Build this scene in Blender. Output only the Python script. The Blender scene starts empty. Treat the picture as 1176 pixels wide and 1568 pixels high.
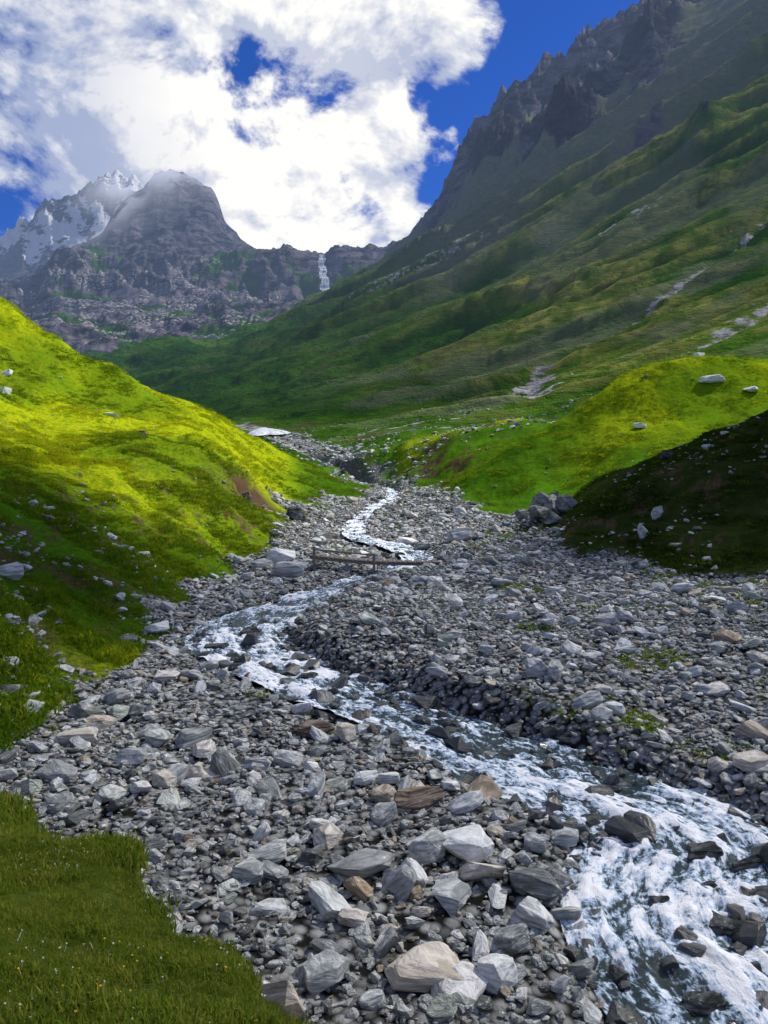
import bpy, bmesh, math, random
import numpy as np
from mathutils import Vector, noise as mnoise, Matrix
random.seed(7); rng=np.random.default_rng(7)
scene=bpy.context.scene
C=scene.collection
scene.view_settings.view_transform='Standard'; scene.view_settings.look='None'; scene.view_settings.exposure=0

# ------------------------------------------------------------------ noise
def _h(ix,iy,s):
    h=(ix*374761393+iy*668265263+s*974634777)&0xffffffff
    h=((h^(h>>13))*1274126177)&0xffffffff
    h=((h^(h>>16))*2246822519)&0xffffffff
    h=h^(h>>15)
    return h/4294967295.0
def vn(x,y,s=0):
    x0=np.floor(x); y0=np.floor(y); fx=x-x0; fy=y-y0
    x0=x0.astype(np.int64); y0=y0.astype(np.int64)
    fx=fx*fx*fx*(fx*(fx*6-15)+10); fy=fy*fy*fy*(fy*(fy*6-15)+10)
    a=_h(x0,y0,s); b=_h(x0+1,y0,s); c=_h(x0,y0+1,s); d=_h(x0+1,y0+1,s)
    return (a*(1-fx)+b*fx)*(1-fy)+(c*(1-fx)+d*fx)*fy
def fbm(x,y,o=4,s=0,g=.5,ridge=False):
    x=np.asarray(x,float); y=np.asarray(y,float)
    r=0; a=1; tot=0
    for i in range(o):
        n=vn(x,y,s+i*17)
        if ridge: n=1-np.abs(2*n-1)
        r=r+a*n; tot+=a; a*=g
        x,y=x*1.62-y*1.18+3.1, x*1.18+y*1.62+7.7
    return r/tot
def fbs(x,y,o=3,s=0,g=.5):
    """ridged noise that keeps its stretch direction (no octave rotation)"""
    r=0;a=1;tot=0
    for i in range(o):
        r=r+a*(1-np.abs(2*vn(x,y,s+i*17)-1)); tot+=a; a*=g; x=x*2.1+5.3; y=y*2.1+1.7
    return r/tot
def sm(a,b,x):
    t=np.clip((x-a)/(b-a),0,1); return t*t*(3-2*t)

# ------------------------------------------------------------------ cross sections: near rows in metres, the rest image pixels at estimated depths
F=1150.0
rows=[
(1.0,'x',[(-3,-1.5),(0,-1.7),(.8,-1.8),(1.3,-3.0),(2.5,-5.2)]),
(2.5,'x',[(-5,-1.8),(-1.5,-2.05),(0,-2.2),(.3,-2.35),(.8,-3.4),(2,-5.6),(4,-6.3)]),
(3.6,'x',[(-6,-1.9),(-2,-2.3),(-.6,-2.55),(-.3,-2.7),(.15,-3.5),(1.2,-5.4),(2.5,-6.2),(5,-6.4)]),
(4.5,'x',[(-7,-2.1),(-2.5,-2.55),(-.95,-2.82),(-.5,-3.6),(.4,-5.4),(1.5,-6.2),(5,-6.5)]),
(6.2,'x',[(-9,-2.5),(-4,-2.85),(-2.25,-3.1),(-1.8,-3.9),(-.8,-5.4),(.5,-6.2),(5,-6.5)]),
(7.8,'x',[(-11,-3.0),(-6,-3.15),(-4.1,-3.3),(-3.5,-4.2),(-2.4,-5.6),(-1,-6.1),(5,-6.4),(8,-6.4)]),
(9.5,'x',[(-14,-3.6),(-8,-4.2),(-5.5,-5.0),(-4,-5.7),(-2,-6.0),(0,-6.15),(8,-6.3),(14,-6.0)]),
(12,'x',[(-18,-3.0),(-10,-4.5),(-7,-5.4),(-5,-5.7),(-2,-5.95),(1,-6.0),(4,-6.1),(7,-6.1),(12,-5.7),(20,-5.2)]),
(15,'x',[(-22,-.5),(-14,-2.5),(-9.5,-4.4),(-7.7,-5.4),(-4,-5.7),(0,-5.8),(3,-5.9),(5.5,-5.7),(8,-5.5),(12,-5.3),(20,-4.8)]),
(20,'u',[(-300,800),(-100,910),(0,978),(80,1036),(150,1062),(300,1066),(430,1072),(560,1075),(680,1036),(850,1028),(1176,1030),(1500,1015)]),
(26,'u',[(-300,690),(-100,795),(0,862),(100,922),(180,968),(260,985),(420,985),(490,958),(560,942),(700,942),(1176,940),(1500,920)]),
(34,'u',[(-300,620),(-100,715),(0,765),(100,815),(200,872),(280,915),(480,912),(560,893),(700,887),(1000,890),(1130,892),(1176,885),(1300,850),(1500,790)]),
(42,'u',[(-300,560),(-100,650),(0,700),(100,735),(200,778),(300,830),(370,866),(560,870),(700,860),(800,855),(870,846),(950,822),(1050,780),(1176,740),(1500,620)]),
(50,'u',[(-300,500),(-100,600),(0,662),(100,692),(200,722),(300,765),(380,818),(430,838),(600,842),(700,830),(800,812),(850,800),(900,765),(1000,718),(1100,678),(1176,652),(1500,540)]),
(58,'u',[(-300,430),(-100,560),(0,628),(100,660),(200,680),(300,705),(380,750),(430,795),(480,815),(600,818),(700,805),(800,790),(850,768),(900,733),(1000,688),(1100,653),(1176,630),(1500,480)]),
(68,'u',[(-300,420),(-100,535),(0,602),(100,640),(200,655),(300,672),(380,716),(430,768),(500,795),(650,792),(700,780),(780,770),(850,757),(930,735),(1000,718),(1100,702),(1176,694),(1500,540)]),
(80,'u',[(-300,380),(-100,480),(0,540),(60,570),(130,610),(200,632),(270,638),(330,662),(400,716),(450,757),(500,773),(650,773),(700,755),(780,720),(850,698),(930,670),(1000,652),(1100,638),(1176,632),(1500,470)]),
(92,'u',[(-300,330),(-100,420),(0,463),(60,500),(130,545),(200,580),(260,622),(310,640),(370,678),(430,722),(500,752),(545,764),(620,766),(680,750),(740,710),(800,680),(880,640),(940,592),(980,572),(1060,554),(1176,556),(1500,440)]),
(110,'u',[(-300,400),(-100,480),(0,520),(130,590),(200,608),(260,628),(310,631),(370,662),(430,700),(500,728),(548,745),(600,754),(660,745),(720,712),(780,690),(800,684),(880,660),(940,610),(1060,575),(1176,575),(1500,460)]),
(140,'u',[(-300,450),(0,560),(130,640),(260,670),(370,690),(430,715),(500,735),(560,742),(600,735),(640,695),(690,658),(740,649),(800,648),(880,655),(940,640),(1060,620),(1176,620),(1500,520)]),
(170,'u',[(-300,500),(0,600),(260,690),(370,700),(450,715),(520,718),(570,690),(620,662),(700,656),(800,654),(900,652),(1176,640),(1500,560)]),
(220,'u',[(-300,540),(0,620),(250,680),(370,690),(430,692),(480,698),(530,685),(600,666),(700,658),(800,650),(900,640),(1000,615),(1176,590),(1500,500)]),
(300,'u',[(-300,560),(0,640),(250,665),(350,664),(400,664),(440,668),(500,660),(600,643),(700,630),(800,612),(900,588),(1000,558),(1176,500),(1500,380)]),
(450,'u',[(-300,600),(0,640),(150,645),(250,650),(350,640),(420,625),(500,600),(600,575),(700,545),(800,510),(900,470),(1000,425),(1176,345),(1500,200)]),
(650,'u',[(-300,600),(0,630),(150,615),(240,598),(300,585),(400,562),(500,528),(600,490),(700,450),(800,400),(900,345),(1000,285),(1176,180),(1500,-20)]),
(900,'u',[(-300,560),(0,575),(130,558),(200,540),(230,530),(280,526),(330,532),(400,512),(500,480),(600,438),(700,390),(800,325),(900,255),(1000,180),(1176,60),(1500,-170)]),
(1100,'u',[(-300,560),(0,575),(130,562),(230,552),(300,540),(400,518),(500,478),(600,430),(700,368),(800,292),(900,215),(1000,138),(1176,15),(1500,-225)]),
(1300,'u',[(-300,500),(0,535),(80,512),(150,520),(250,518),(330,510),(400,495),(500,465),(600,415),(650,388),(700,345),(800,260),(900,175),(1000,95),(1176,-30),(1500,-270)]),
(1700,'u',[(-300,430),(0,505),(60,490),(90,472),(150,480),(250,478),(330,476),(400,478),(470,472),(500,464),(560,440),(600,408),(650,375),(675,350),(690,318),(710,270),(740,230),(790,200),(820,168),(850,140),(900,102),(960,75),(1000,45),(1050,0),(1176,-90),(1500,-330)]),
(2000,'u',[(-300,400),(0,480),(50,475),(80,440),(130,440),(200,446),(300,446),(380,452),(470,466),(500,464),(560,440),(620,410),(660,388),(690,370),(800,300),(1000,120),(1500,-200)]),
(2200,'u',[(-300,380),(0,462),(60,448),(90,410),(130,402),(200,412),(300,415),(380,408),(430,399),(480,393),(490,402),(502,402),(512,393),(560,391),(600,385),(640,380),(690,372),(800,330),(1176,150),(1500,0)]),
(2600,'u',[(-300,380),(0,450),(100,405),(150,385),(200,368),(250,362),(300,368),(340,388),(380,398),(450,404),(600,405),(1176,300),(1500,200)]),
(3000,'u',[(-300,400),(0,440),(80,412),(110,400),(140,366),(160,356),(176,330),(200,300),(215,296),(235,278),(262,276),(285,280),(305,284),(326,300),(336,322),(344,352),(370,377),(395,394),(450,405),(600,415),(1176,350),(1500,300)]),
(3500,'u',[(-300,440),(0,440),(80,415),(150,390),(250,380),(400,430),(600,440),(1500,380)]),
(4200,'u',[(-300,440),(-100,410),(0,378),(26,358),(34,330),(46,352),(70,317),(86,330),(110,318),(135,300),(152,280),(168,283),(200,288),(250,330),(400,430),(600,460),(1500,430)]),
(5500,'u',[(-300,520),(600,540),(1500,520)]),
]
TG=np.linspace(-2.5,2.5,1601)
D=np.array([r[0] for r in rows]); LD=np.log(D)
Z=[]
for d,k,p in rows:
    if k=='x':
        t=[a/d for a,b in p]; z=[b for a,b in p]
    else:
        t=[(u-588)/F for u,v in p]; z=[(740-v)/F*d for u,v in p]
        sl=(z[0]-z[1])/(t[0]-t[1]); t=[t[0]-1.2]+t; z=[z[0]-sl*.6]+z
        sl=(z[-1]-z[-2])/(t[-1]-t[-2]); z=z+[z[-1]+sl*.6]; t=t+[t[-1]+1.2]
    r=np.interp(TG,t,z)
    sg=3.0 if d<1000 else .8
    kk=np.arange(-12,13); w=np.exp(-kk**2/(2*sg*sg)); w/=w.sum()
    rp=np.pad(r,12,mode='edge'); Z.append(np.convolve(rp,w,'valid'))
Z=np.array(Z)
dl=np.diff(LD)[:,None]; S=np.diff(Z,axis=0)/dl
M=np.zeros_like(Z)
m=np.where(S[:-1]*S[1:]>0, 2*S[:-1]*S[1:]/(S[:-1]+S[1:]+1e-12),0)
M[1:-1]=m; M[0]=S[0]*0; M[-1]=S[-1]
def base(x,y):
    yy=np.clip(y,1,5499); t=np.clip(x/yy,-2.49,2.49)
    ly=np.log(yy); k=np.clip(np.searchsorted(LD,ly,side='right')-1,0,len(D)-2)
    h=LD[k+1]-LD[k]; s=(ly-LD[k])/h
    ti=(t+2.5)/(TG[1]-TG[0]); i=np.clip(np.floor(ti).astype(int),0,len(TG)-2); f=ti-i
    g=lambda A,kk: A[kk,i]*(1-f)+A[kk,i+1]*f
    z0=g(Z,k); z1=g(Z,k+1); m0=g(M,k); m1=g(M,k+1)
    s2=s*s; s3=s2*s
    return (2*s3-3*s2+1)*z0+(s3-2*s2+s)*h*m0+(-2*s3+3*s2)*z1+(s3-s2)*h*m1

# stream centre line (image pixel column, estimated distance, half width, water level)
st=[(1290,7.4,1.6,-6.53),(1165,9.0,1.5,-6.46),(1090,9.9,1.4,-6.41),(1045,10.8,1.4,-6.36),(1040,11.7,1.45,-6.30),(1052,12.6,1.45,-6.23),(1020,13.5,1.45,-6.17),(925,14.6,1.4,-6.10),(815,15.9,1.35,-6.03),(720,17.4,1.25,-5.97),(640,18.7,1.1,-5.90),(560,20,1.05,-5.82),(480,21.6,1.1,-5.74),(410,23.8,1.2,-5.66),(365,26.4,1.5,-5.56),(385,29.3,1.35,-5.43),(450,32.5,1.05,-5.3),(520,36.2,.9,-5.1),(580,39.8,.8,-4.9),(645,44.5,.85,-4.65),(610,50,.7,-4.3),(545,56,.6,-3.95),(548,66,.6,-3.4),(570,80,.6,-2.75),(600,100,.6,-1.9),(595,125,.6,-1.0),(560,145,.6,-.2),(525,175,.7,2.2),(475,220,.8,7.5),(430,290,1.0,18)]
st=np.array([((u-588)/F*d,d,w,z) for u,d,w,z in st])
def cr(P,n):
    out=[]
    for i in range(len(P)-1):
        p0=P[max(i-1,0)];p1=P[i];p2=P[i+1];p3=P[min(i+2,len(P)-1)]
        for j in range(n):
            t=j/n
            out.append(.5*((2*p1)+(-p0+p2)*t+(2*p0-5*p1+4*p2-p3)*t*t+(-p0+3*p1-3*p2+p3)*t**3))
    out.append(P[-1]); return np.array(out)
SL=cr(st,6)
def stream(x,y):
    bd=np.full(x.shape,1e9); bw=np.ones(x.shape); bz=np.zeros(x.shape)
    for i in range(len(SL)-1):
        a=SL[i];b=SL[i+1]
        dx,dy=b[0]-a[0],b[1]-a[1]; L=dx*dx+dy*dy
        msk=(y>min(a[1],b[1])-14)&(y<max(a[1],b[1])+14)
        if not msk.any(): continue
        xx=x[msk]; yy=y[msk]
        s=np.clip(((xx-a[0])*dx+(yy-a[1])*dy)/L,0,1)
        dd=np.hypot(xx-a[0]-s*dx,yy-a[1]-s*dy)
        o=bd[msk]; c=dd<o
        idx=np.where(msk.ravel())[0][c.ravel()]
        bd.ravel()[idx]=dd[c]; bw.ravel()[idx]=(a[2]+(b[2]-a[2])*s)[c]; bz.ravel()[idx]=(a[3]+(b[3]-a[3])*s)[c]
    return bd,bw,bz
yk=[0,1,2.5,3.6,4.5,6.2,7.8,9,12,15,17,20,24,26,30,34,38,42,46,50,58,68,80,92,110,140,170,220,300,420]
xl=[1,.9,.5,-.1,-.7,-2.0,-3.8,-5.5,-8.5,-7.9,-7.7,-8.1,-8.3,-8.4,-9.1,-9.4,-8.9,-8.3,-7.5,-7.1,-7.9,-8.75,-8.2,-5.4,-3.4,-3.4,-13,-24,-49,-110]
yr=[0,31,33,34,36,40,44,50,58,68,80,92,110,140,170,220,300,420]
xr=[90,60,28,18,13.6,11.2,10.4,10.1,10.2,9,7.8,7.4,5.9,2.5,-3,-12,-33,-90]
def gravel(x,y):
    w=np.clip(y*.03,.15,4)*(fbm(x/3,y/3,3,5)-.5)*2.4*np.clip(y/12,.3,1.5)
    sft=np.clip(y*.012,.12,3)
    return sm(-sft,sft,x-np.interp(y,yk,xl)+w)*sm(-sft,sft,np.interp(y,yr,xr)-x+w)*(1-sm(320,430,y))
gul=np.array([(560,600),(440,545),(235,460),(167,415),(121,385),(78,352),(59,322),(62,300)],float)
gul2=np.array([(420,380),(240,345),(165,318),(120,295)],float)
def pdist(x,y,P):
    bd=np.full(x.shape,1e9)
    for i in range(len(P)-1):
        a=P[i];b=P[i+1];dx,dy=b-a;L=dx*dx+dy*dy
        s=np.clip(((x-a[0])*dx+(y-a[1])*dy)/L,0,1)
        bd=np.minimum(bd,np.hypot(x-a[0]-s*dx,y-a[1]-s*dy))
    return bd
def moundshadem(x,y):  # mask of the shaded near right mound, painted darker
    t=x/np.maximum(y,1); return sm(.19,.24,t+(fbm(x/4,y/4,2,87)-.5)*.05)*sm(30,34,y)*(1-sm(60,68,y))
def terrain(x,y,full=False):
    x=np.asarray(x,float); y=np.asarray(y,float)
    yy=np.maximum(y,1); t=x/yy; ly=np.log(yy)
    z=base(x,y)
    gv=gravel(x,y)
    nearm=1-sm(150,300,y)
    z=z+gv*nearm*((fbm(x/4,y/4,4,11)-.5)*.6*sm(7,14,y)+(fbm(x/.8,y/.8,2,12)-.5)*.14)
    tu=(1-gv)*nearm
    z=z+tu*((fbm(x/14,y/14,3,21)-.5)*2.9*sm(18,60,y)+(fbm(x/3.4,y/3.4,3,22)-.5)*1.0*sm(9,22,y)+(fbm(x/.7,y/.9,3,23)-.5)*.17*sm(1.5,8,y)+(fbm(x/.2,y/.2,2,24)-.5)*.035)
    z=z+tu*sm(16,40,y)*(fbs(z*1.3+fbm(x/5,y/5,2,27)*1.5,x*.05,1,28)-.5)*.18
    sc=np.exp(-(((x+10.6)/1.6)**2+((y-60)/3.5)**2)); z=z-sc*2.1
    tv=np.interp(y,[150,300,450,650,900,1300,1700,2100],[.05,-.10,-.16,-.22,-.27,-.2,-.08,-.06])
    up=sm(0,.2,t-tv)*sm(170,420,y)*(1-sm(1850,2050,y))
    wp=fbm(t*3,ly*4,3,31)
    rib=fbs(ly*8+wp*1.1,t*1.1+wp*.4,2,32,.4)
    rib2=fbs(ly*30+wp*3,t*2.4+wp*1.5,3,33,.5)
    near_r=.45+.55*sm(430,620,y)
    z=z+up*yy*((rib-.6)*.068*near_r+(rib2-.5)*.028)*(1-.35*sm(1500,1700,y))
    z=z+(fbm(t*22,ly*22,4,34)-.5)*.010*yy*sm(170,420,y)
    z=z+(fbm(t*9,ly*14,5,35,.5,True)-.5)*.030*yy*sm(280,600,y)*(1-sm(1000,1400,y))*sm(-.02,-.14,t)
    rn=fbm(t*9,ly*9,4,41)
    hi=sm(1100,1420,y+(rn-.5)*1300)*(1-sm(1900,1960,y))*sm(.0,.1,t)
    crag=1.2*np.exp(-(((t-.245)/.042)**2+((ly-math.log(1150))/.10)**2))+.9*np.exp(-(((t-.15)/.05)**2+((ly-math.log(1350))/.12)**2))+.9*np.exp(-(((t-.35)/.045)**2+((ly-math.log(1300))/.09)**2))+.6*np.exp(-(((t-.43)/.03)**2+((ly-math.log(700))/.04)**2))
    back=sm(1820,2000,y)
    lb=sm(-.06,-.16,t)*sm(950,1300,y)*(1-sm(2150,2300,y))
    rock=np.clip(np.maximum(hi,sm(.3,.65,crag+(rn-.5)*.7)),0,1)
    rr=fbm(t*26+rn*2,ly*20,5,42,.55,True)
    rd=fbm(t*13+ly*9,ly*11-t*8,5,47,.55,True)
    z=z+yy*(rock*(1-back)*(rr-.5)*.064+crag*.054*(1-back)*(.3+rr)+back*((rr-.55)*.018+(rd-.5)*.032)*(1-.3*sm(2700,2950,y)))
    z=z+lb*yy*((rd-.5)*.040)
    z=z+sm(3500,3900,y)*yy*(fbm(t*55,ly*25,4,49,.6,True)-.5)*.024
    gd=np.full(x.shape,1e9); mk=(y>250)&(y<640)
    if mk.any(): gd[mk]=np.minimum(pdist(x[mk],y[mk],gul),pdist(x[mk],y[mk],gul2)+4.5)
    z=z-3*np.exp(-(gd/7)**2)
    sd,sw,sz=stream(x,y)
    k=sm(sw*.75,sw+.9+yy*.004,sd)
    z=np.where(y<300,(sz-.30)*(1-k)+z*k,z)
    if not full: return z
    return z,dict(gv=gv,rock=rock,back=back,rib=rib,rib2=rib2,up=up,gd=gd,rn=rn,rr=rr,rd=rd,lb=lb,sd=sd,sw=sw,sc=sc,t=t,ly=ly,crag=crag)

# ------------------------------------------------------------------ node helpers
class N:
    def __init__(s,nt): s.nt=nt; nt.nodes.clear()
    def n(s,t,**k):
        o=s.nt.nodes.new(t)
        for a,b in k.items(): setattr(o,a,b)
        return o
    def l(s,a,b): s.nt.links.new(a,b)
    def setin(s,sock,v):
        if isinstance(v,bpy.types.NodeSocket): s.l(v,sock)
        elif v is not None:
            if isinstance(v,(tuple,list)) and len(v)==3 and sock.type=='RGBA': v=(*v,1)
            sock.default_value=v
    def math(s,op,a,b=None,c=None,clamp=False):
        o=s.n('ShaderNodeMath',operation=op,use_clamp=clamp)
        s.setin(o.inputs[0],a); s.setin(o.inputs[1],b); s.setin(o.inputs[2],c); return o.outputs[0]
    def vmath(s,op,a,b=None):
        o=s.n('ShaderNodeVectorMath',operation=op); s.setin(o.inputs[0],a); s.setin(o.inputs[1],b)
        return o.outputs['Value'] if op in('DOT_PRODUCT','LENGTH') else o.outputs[0]
    def mix(s,f,a,b,bt='MIX'):
        o=s.n('ShaderNodeMix',data_type='RGBA',blend_type=bt); s.setin(o.inputs[0],f); s.setin(o.inputs[6],a); s.setin(o.inputs[7],b); return o.outputs[2]
    def noise(s,vec,scale,det=4,rough=.5,dist=0,col=False):
        o=s.n('ShaderNodeTexNoise'); s.setin(o.inputs['Vector'],vec); o.inputs['Scale'].default_value=scale; o.inputs['Detail'].default_value=det; o.inputs['Roughness'].default_value=rough; o.inputs['Distortion'].default_value=dist; return o.outputs[1 if col else 0]
    def mr(s,v,a,b,c=0,d=1,smooth=True):
        o=s.n('ShaderNodeMapRange'); o.interpolation_type='SMOOTHSTEP' if smooth else 'LINEAR'
        s.setin(o.inputs[0],v)
        for i,q in enumerate((a,b,c,d)): s.setin(o.inputs[i+1],q)
        return o.outputs[0]
    def attr(s,name): 
        o=s.n('ShaderNodeAttribute'); o.attribute_name=name; return o
    def bump(s,h,st_=.5,d=.1,nrm=None):
        o=s.n('ShaderNodeBump'); o.inputs['Strength'].default_value=st_; o.inputs['Distance'].default_value=d; s.l(h,o.inputs['Height'])
        if nrm: s.l(nrm,o.inputs['Normal'])
        return o.outputs[0]
def newmat(name):
    m=bpy.data.materials.new(name); m.use_nodes=True; return m,N(m.node_tree)
def pbsdf(g,col,rough=.9,nrm=None,spec=.3):
    b=g.n('ShaderNodeBsdfPrincipled'); g.setin(b.inputs['Base Color'],col); g.setin(b.inputs['Roughness'],rough); b.inputs['Specular IOR Level'].default_value=spec
    if nrm: g.l(nrm,b.inputs['Normal'])
    return b.outputs[0]
def dbsdf(g,col,nrm=None):
    b=g.n('ShaderNodeBsdfDiffuse'); g.setin(b.inputs[0],col)
    if nrm: g.l(nrm,b.inputs['Normal'])
    return b.outputs[0]
def out(g,sh):
    o=g.n('ShaderNodeOutputMaterial'); g.l(sh,o.inputs[0])

# ---- terrain materials
def near_mat():
    m,g=newmat('turf_and_gravel')
    pos=g.n('ShaderNodeNewGeometry').outputs['Position']
    a=lambda k:g.attr(k).outputs['Fac']
    n1=g.noise(pos,.06,5,.62); n2=g.noise(pos,1.4,5,.62)
    grass=g.mix(g.mr(n1,.38,.62),(.035,.105,.006),(.08,.20,.008))
    grass=g.mix(g.mr(n2,.35,.7),grass,(.06,.15,.006))
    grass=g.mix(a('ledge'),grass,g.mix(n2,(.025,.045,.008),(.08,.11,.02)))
    grass=g.mix(a('moundshade'),grass,g.mix(n2,(.012,.022,.006),(.045,.065,.012)))  # mound shade put into the grass colour
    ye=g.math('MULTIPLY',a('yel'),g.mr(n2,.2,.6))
    grass=g.mix(ye,grass,(.38,.44,.008))  # sunlit areas brightened through a yellower grass colour
    grass=g.mix(g.math('MULTIPLY',g.mr(n2,.56,.68),.45),grass,(.06,.05,.015))
    grass=g.mix(a('dirt'),grass,g.mix(n2,(.045,.028,.017),(.15,.10,.055)))
    vo=g.n('ShaderNodeTexVoronoi'); g.l(pos,vo.inputs['Vector']); vo.inputs['Scale'].default_value=5
    vc=g.vmath('DOT_PRODUCT',vo.outputs['Color'],(.33,.33,.33))
    gr=g.mix(vc,(.05,.05,.046),(.48,.485,.465))
    gr=g.mix(g.mr(vo.outputs['Distance'],.25,.75),gr,(.015,.015,.014))
    gr=g.mix(g.mr(n1,.54,.64),gr,(.06,.09,.02))
    col=g.mix(a('gravel'),grass,gr)
    vb=g.math('MULTIPLY',g.math('SUBTRACT',1,vo.outputs['Distance']),a('gravel'))
    nm=g.bump(g.math('ADD',g.math('MULTIPLY',vb,.3),n2),.8,.22)
    out(g,dbsdf(g,col,nm)); return m
def far_mat():
    m,g=newmat('alpine_slope')
    pos=g.n('ShaderNodeNewGeometry').outputs['Position']
    a=lambda k:g.attr(k).outputs['Fac']
    n1=g.noise(pos,.02,8,.62); n3=g.noise(pos,.15,5,.65)
    grass=g.mix(g.mr(n1,.38,.62),(.022,.078,.009),(.062,.155,.014))
    grass=g.mix(g.math('MULTIPLY',g.mr(n3,.50,.64),.6),grass,(.02,.042,.010))
    grass=g.mix(g.mr(n1,.55,.66,0,.6),grass,(.10,.085,.04))
    grass=g.mix(g.math('MULTIPLY',a('yel'),g.mr(n3,.25,.6)),grass,(.34,.33,.08))  # yellowish sunlight on rib crests, painted into the colour
    grass=g.mix(a('olive'),grass,g.mix(n3,(.09,.12,.065),(.27,.27,.18)))
    mp=g.n('ShaderNodeMapping'); mp.inputs['Scale'].default_value=(1,1,2.2); mp.inputs['Rotation'].default_value=(0,.35,0); g.l(pos,mp.inputs['Vector'])
    rn=g.noise(mp.outputs[0],.02,8,.68,.4)
    rk=g.mix(g.mr(rn,.36,.64),(.020,.022,.030),(.20,.18,.205))
    rk=g.mix(g.math('MULTIPLY',a('cragm'),.75),rk,(.03,.032,.036))
    sc=g.mix(g.mr(n3,.4,.6),(.13,.13,.12),(.42,.41,.39))
    col=g.mix(g.mr(g.math('ADD',a('rock'),g.math('MULTIPLY',g.math('SUBTRACT',rn,.5),1.3)),.38,.62),grass,rk)
    col=g.mix(g.mr(g.math('ADD',a('scree'),g.math('MULTIPLY',g.math('SUBTRACT',n3,.5),2.4)),.45,.65),col,sc)
    col=g.mix(g.mr(g.math('ADD',a('snow'),g.math('MULTIPLY',g.math('SUBTRACT',rn,.5),2.0)),.45,.6),col,(1,1,1))
    nm=g.bump(g.math('ADD',rn,g.math('MULTIPLY',n3,.25)),.9,16)
    sh=dbsdf(g,col,nm)
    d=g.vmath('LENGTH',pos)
    hz=g.math('SUBTRACT',1,g.math('POWER',2.718,g.math('MULTIPLY',g.math('MAXIMUM',g.math('SUBTRACT',d,300),0),-1/4300)))  # distance haze factor, applied below as surface emission
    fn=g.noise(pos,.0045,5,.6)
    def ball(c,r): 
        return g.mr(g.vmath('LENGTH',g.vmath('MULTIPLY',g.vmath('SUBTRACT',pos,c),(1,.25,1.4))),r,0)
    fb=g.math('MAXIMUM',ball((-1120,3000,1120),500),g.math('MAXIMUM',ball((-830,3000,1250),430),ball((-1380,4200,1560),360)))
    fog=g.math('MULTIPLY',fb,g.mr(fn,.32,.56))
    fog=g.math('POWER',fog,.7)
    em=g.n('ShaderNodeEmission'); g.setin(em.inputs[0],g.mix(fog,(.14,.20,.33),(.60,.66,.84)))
    mx=g.n('ShaderNodeMixShader'); g.l(g.math('MAXIMUM',hz,g.math('MULTIPLY',fog,.95)),mx.inputs[0]); g.l(sh,mx.inputs[1]); g.l(em.outputs[0],mx.inputs[2])  # haze and summit mist painted on the surface as glow
    out(g,mx.outputs[0]); return m
mat_near=near_mat(); mat_far=far_mat()

# ------------------------------------------------------------------ terrain mesh
NR,NC=1180,1040
s=np.linspace(math.log(1.0),math.log(5480+4),NR); Y=np.exp(s)-4
tc=np.concatenate([np.linspace(-2.2,-.6,110,endpoint=False),np.linspace(-.6,.6,NC-220,endpoint=False),np.linspace(.6,2.2,110)])
YY=np.repeat(Y[:,None],NC,1); XX=(Y+4)[:,None]*tc[None,:]
ZZ,at=terrain(XX,YY,True)
t=at['t']; ly=at['ly']
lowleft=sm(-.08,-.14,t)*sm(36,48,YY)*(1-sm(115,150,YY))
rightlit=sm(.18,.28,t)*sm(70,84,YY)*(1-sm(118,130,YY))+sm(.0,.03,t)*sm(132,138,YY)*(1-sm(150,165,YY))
yel=np.clip(lowleft+.7*rightlit,0,1)  # sun patches on hill and mound, carried by grass colour
yel=np.where(YY>170,np.clip(at['up']*(sm(.62,.85,at['rib'])*.6+sm(.6,.85,at['rib2'])*.8),0,1)*(.3+.7*sm(.0,.25,t)),yel)  # beyond the meadow: lit rib crests painted on the slope
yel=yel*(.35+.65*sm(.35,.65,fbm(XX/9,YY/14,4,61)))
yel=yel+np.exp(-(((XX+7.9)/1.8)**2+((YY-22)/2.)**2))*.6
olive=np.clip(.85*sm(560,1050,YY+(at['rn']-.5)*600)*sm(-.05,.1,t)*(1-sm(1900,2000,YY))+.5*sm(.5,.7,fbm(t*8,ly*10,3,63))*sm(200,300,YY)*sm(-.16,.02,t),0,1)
dzdx=np.gradient(ZZ,axis=1)/np.gradient(XX,axis=1)
rock=np.clip(at['rock'],0,1)
pat=fbm(t*14,ly*14,4,71)
rock=np.maximum(rock,at['back']*(.05+.95*sm(.45,.62,pat+.3*sm(2150,2450,YY)+.20*sm(2050,2150,YY)*sm(-.2,-.12,t))))
rock=np.maximum(rock,at['lb']*sm(.50,.74,at['rd']+(pat-.5)*.6)*.85)
rock=np.maximum(rock,sm(2350,2600,YY))
scree=np.exp(-((YY-585+12*(at['rn']-.5)*4)/24)**2)*sm(.20,.30,t)*(1-sm(.34,.42,t))*.56
scree=np.maximum(scree,np.exp(-(at['gd']/(3.6+10*np.exp(-((YY-318)/22)**2)))**2)*(.62+.6*(fbm(XX/14,YY/14,3,74)-.3)))
scree=np.maximum(scree,at['gv']*sm(150,200,YY)*.8)
scree=np.maximum(scree,.42*np.exp(-((ly-math.log(850))/.04)**2)*sm(-.1,0,t)*(1-sm(.1,.2,t)))
scree=np.maximum(scree,at['lb']*.50*sm(.45,.7,fbm(t*10+ly*12,ly*30,4,73)))
scree=np.maximum(scree,.42*sm(.6,.8,at['rib2'])*sm(140,200,YY)*(1-sm(250,330,YY))*sm(-.15,-.05,t)*(1-sm(.08,.2,t)))
snow=sm(3500,3800,YY)*(.85*sm(.2,.55,fbm(t*30,ly*30+t*40,4,81)))
dirt=np.clip(at['sc']*2.2*sm(.22,.36,fbm(XX/.8,YY/.8,2,83)),0,1)
bank=sm(.3,.8,np.abs(dzdx))*(1-at['gv'])*sm(5,9,YY)*(1-sm(50,60,YY))
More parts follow.
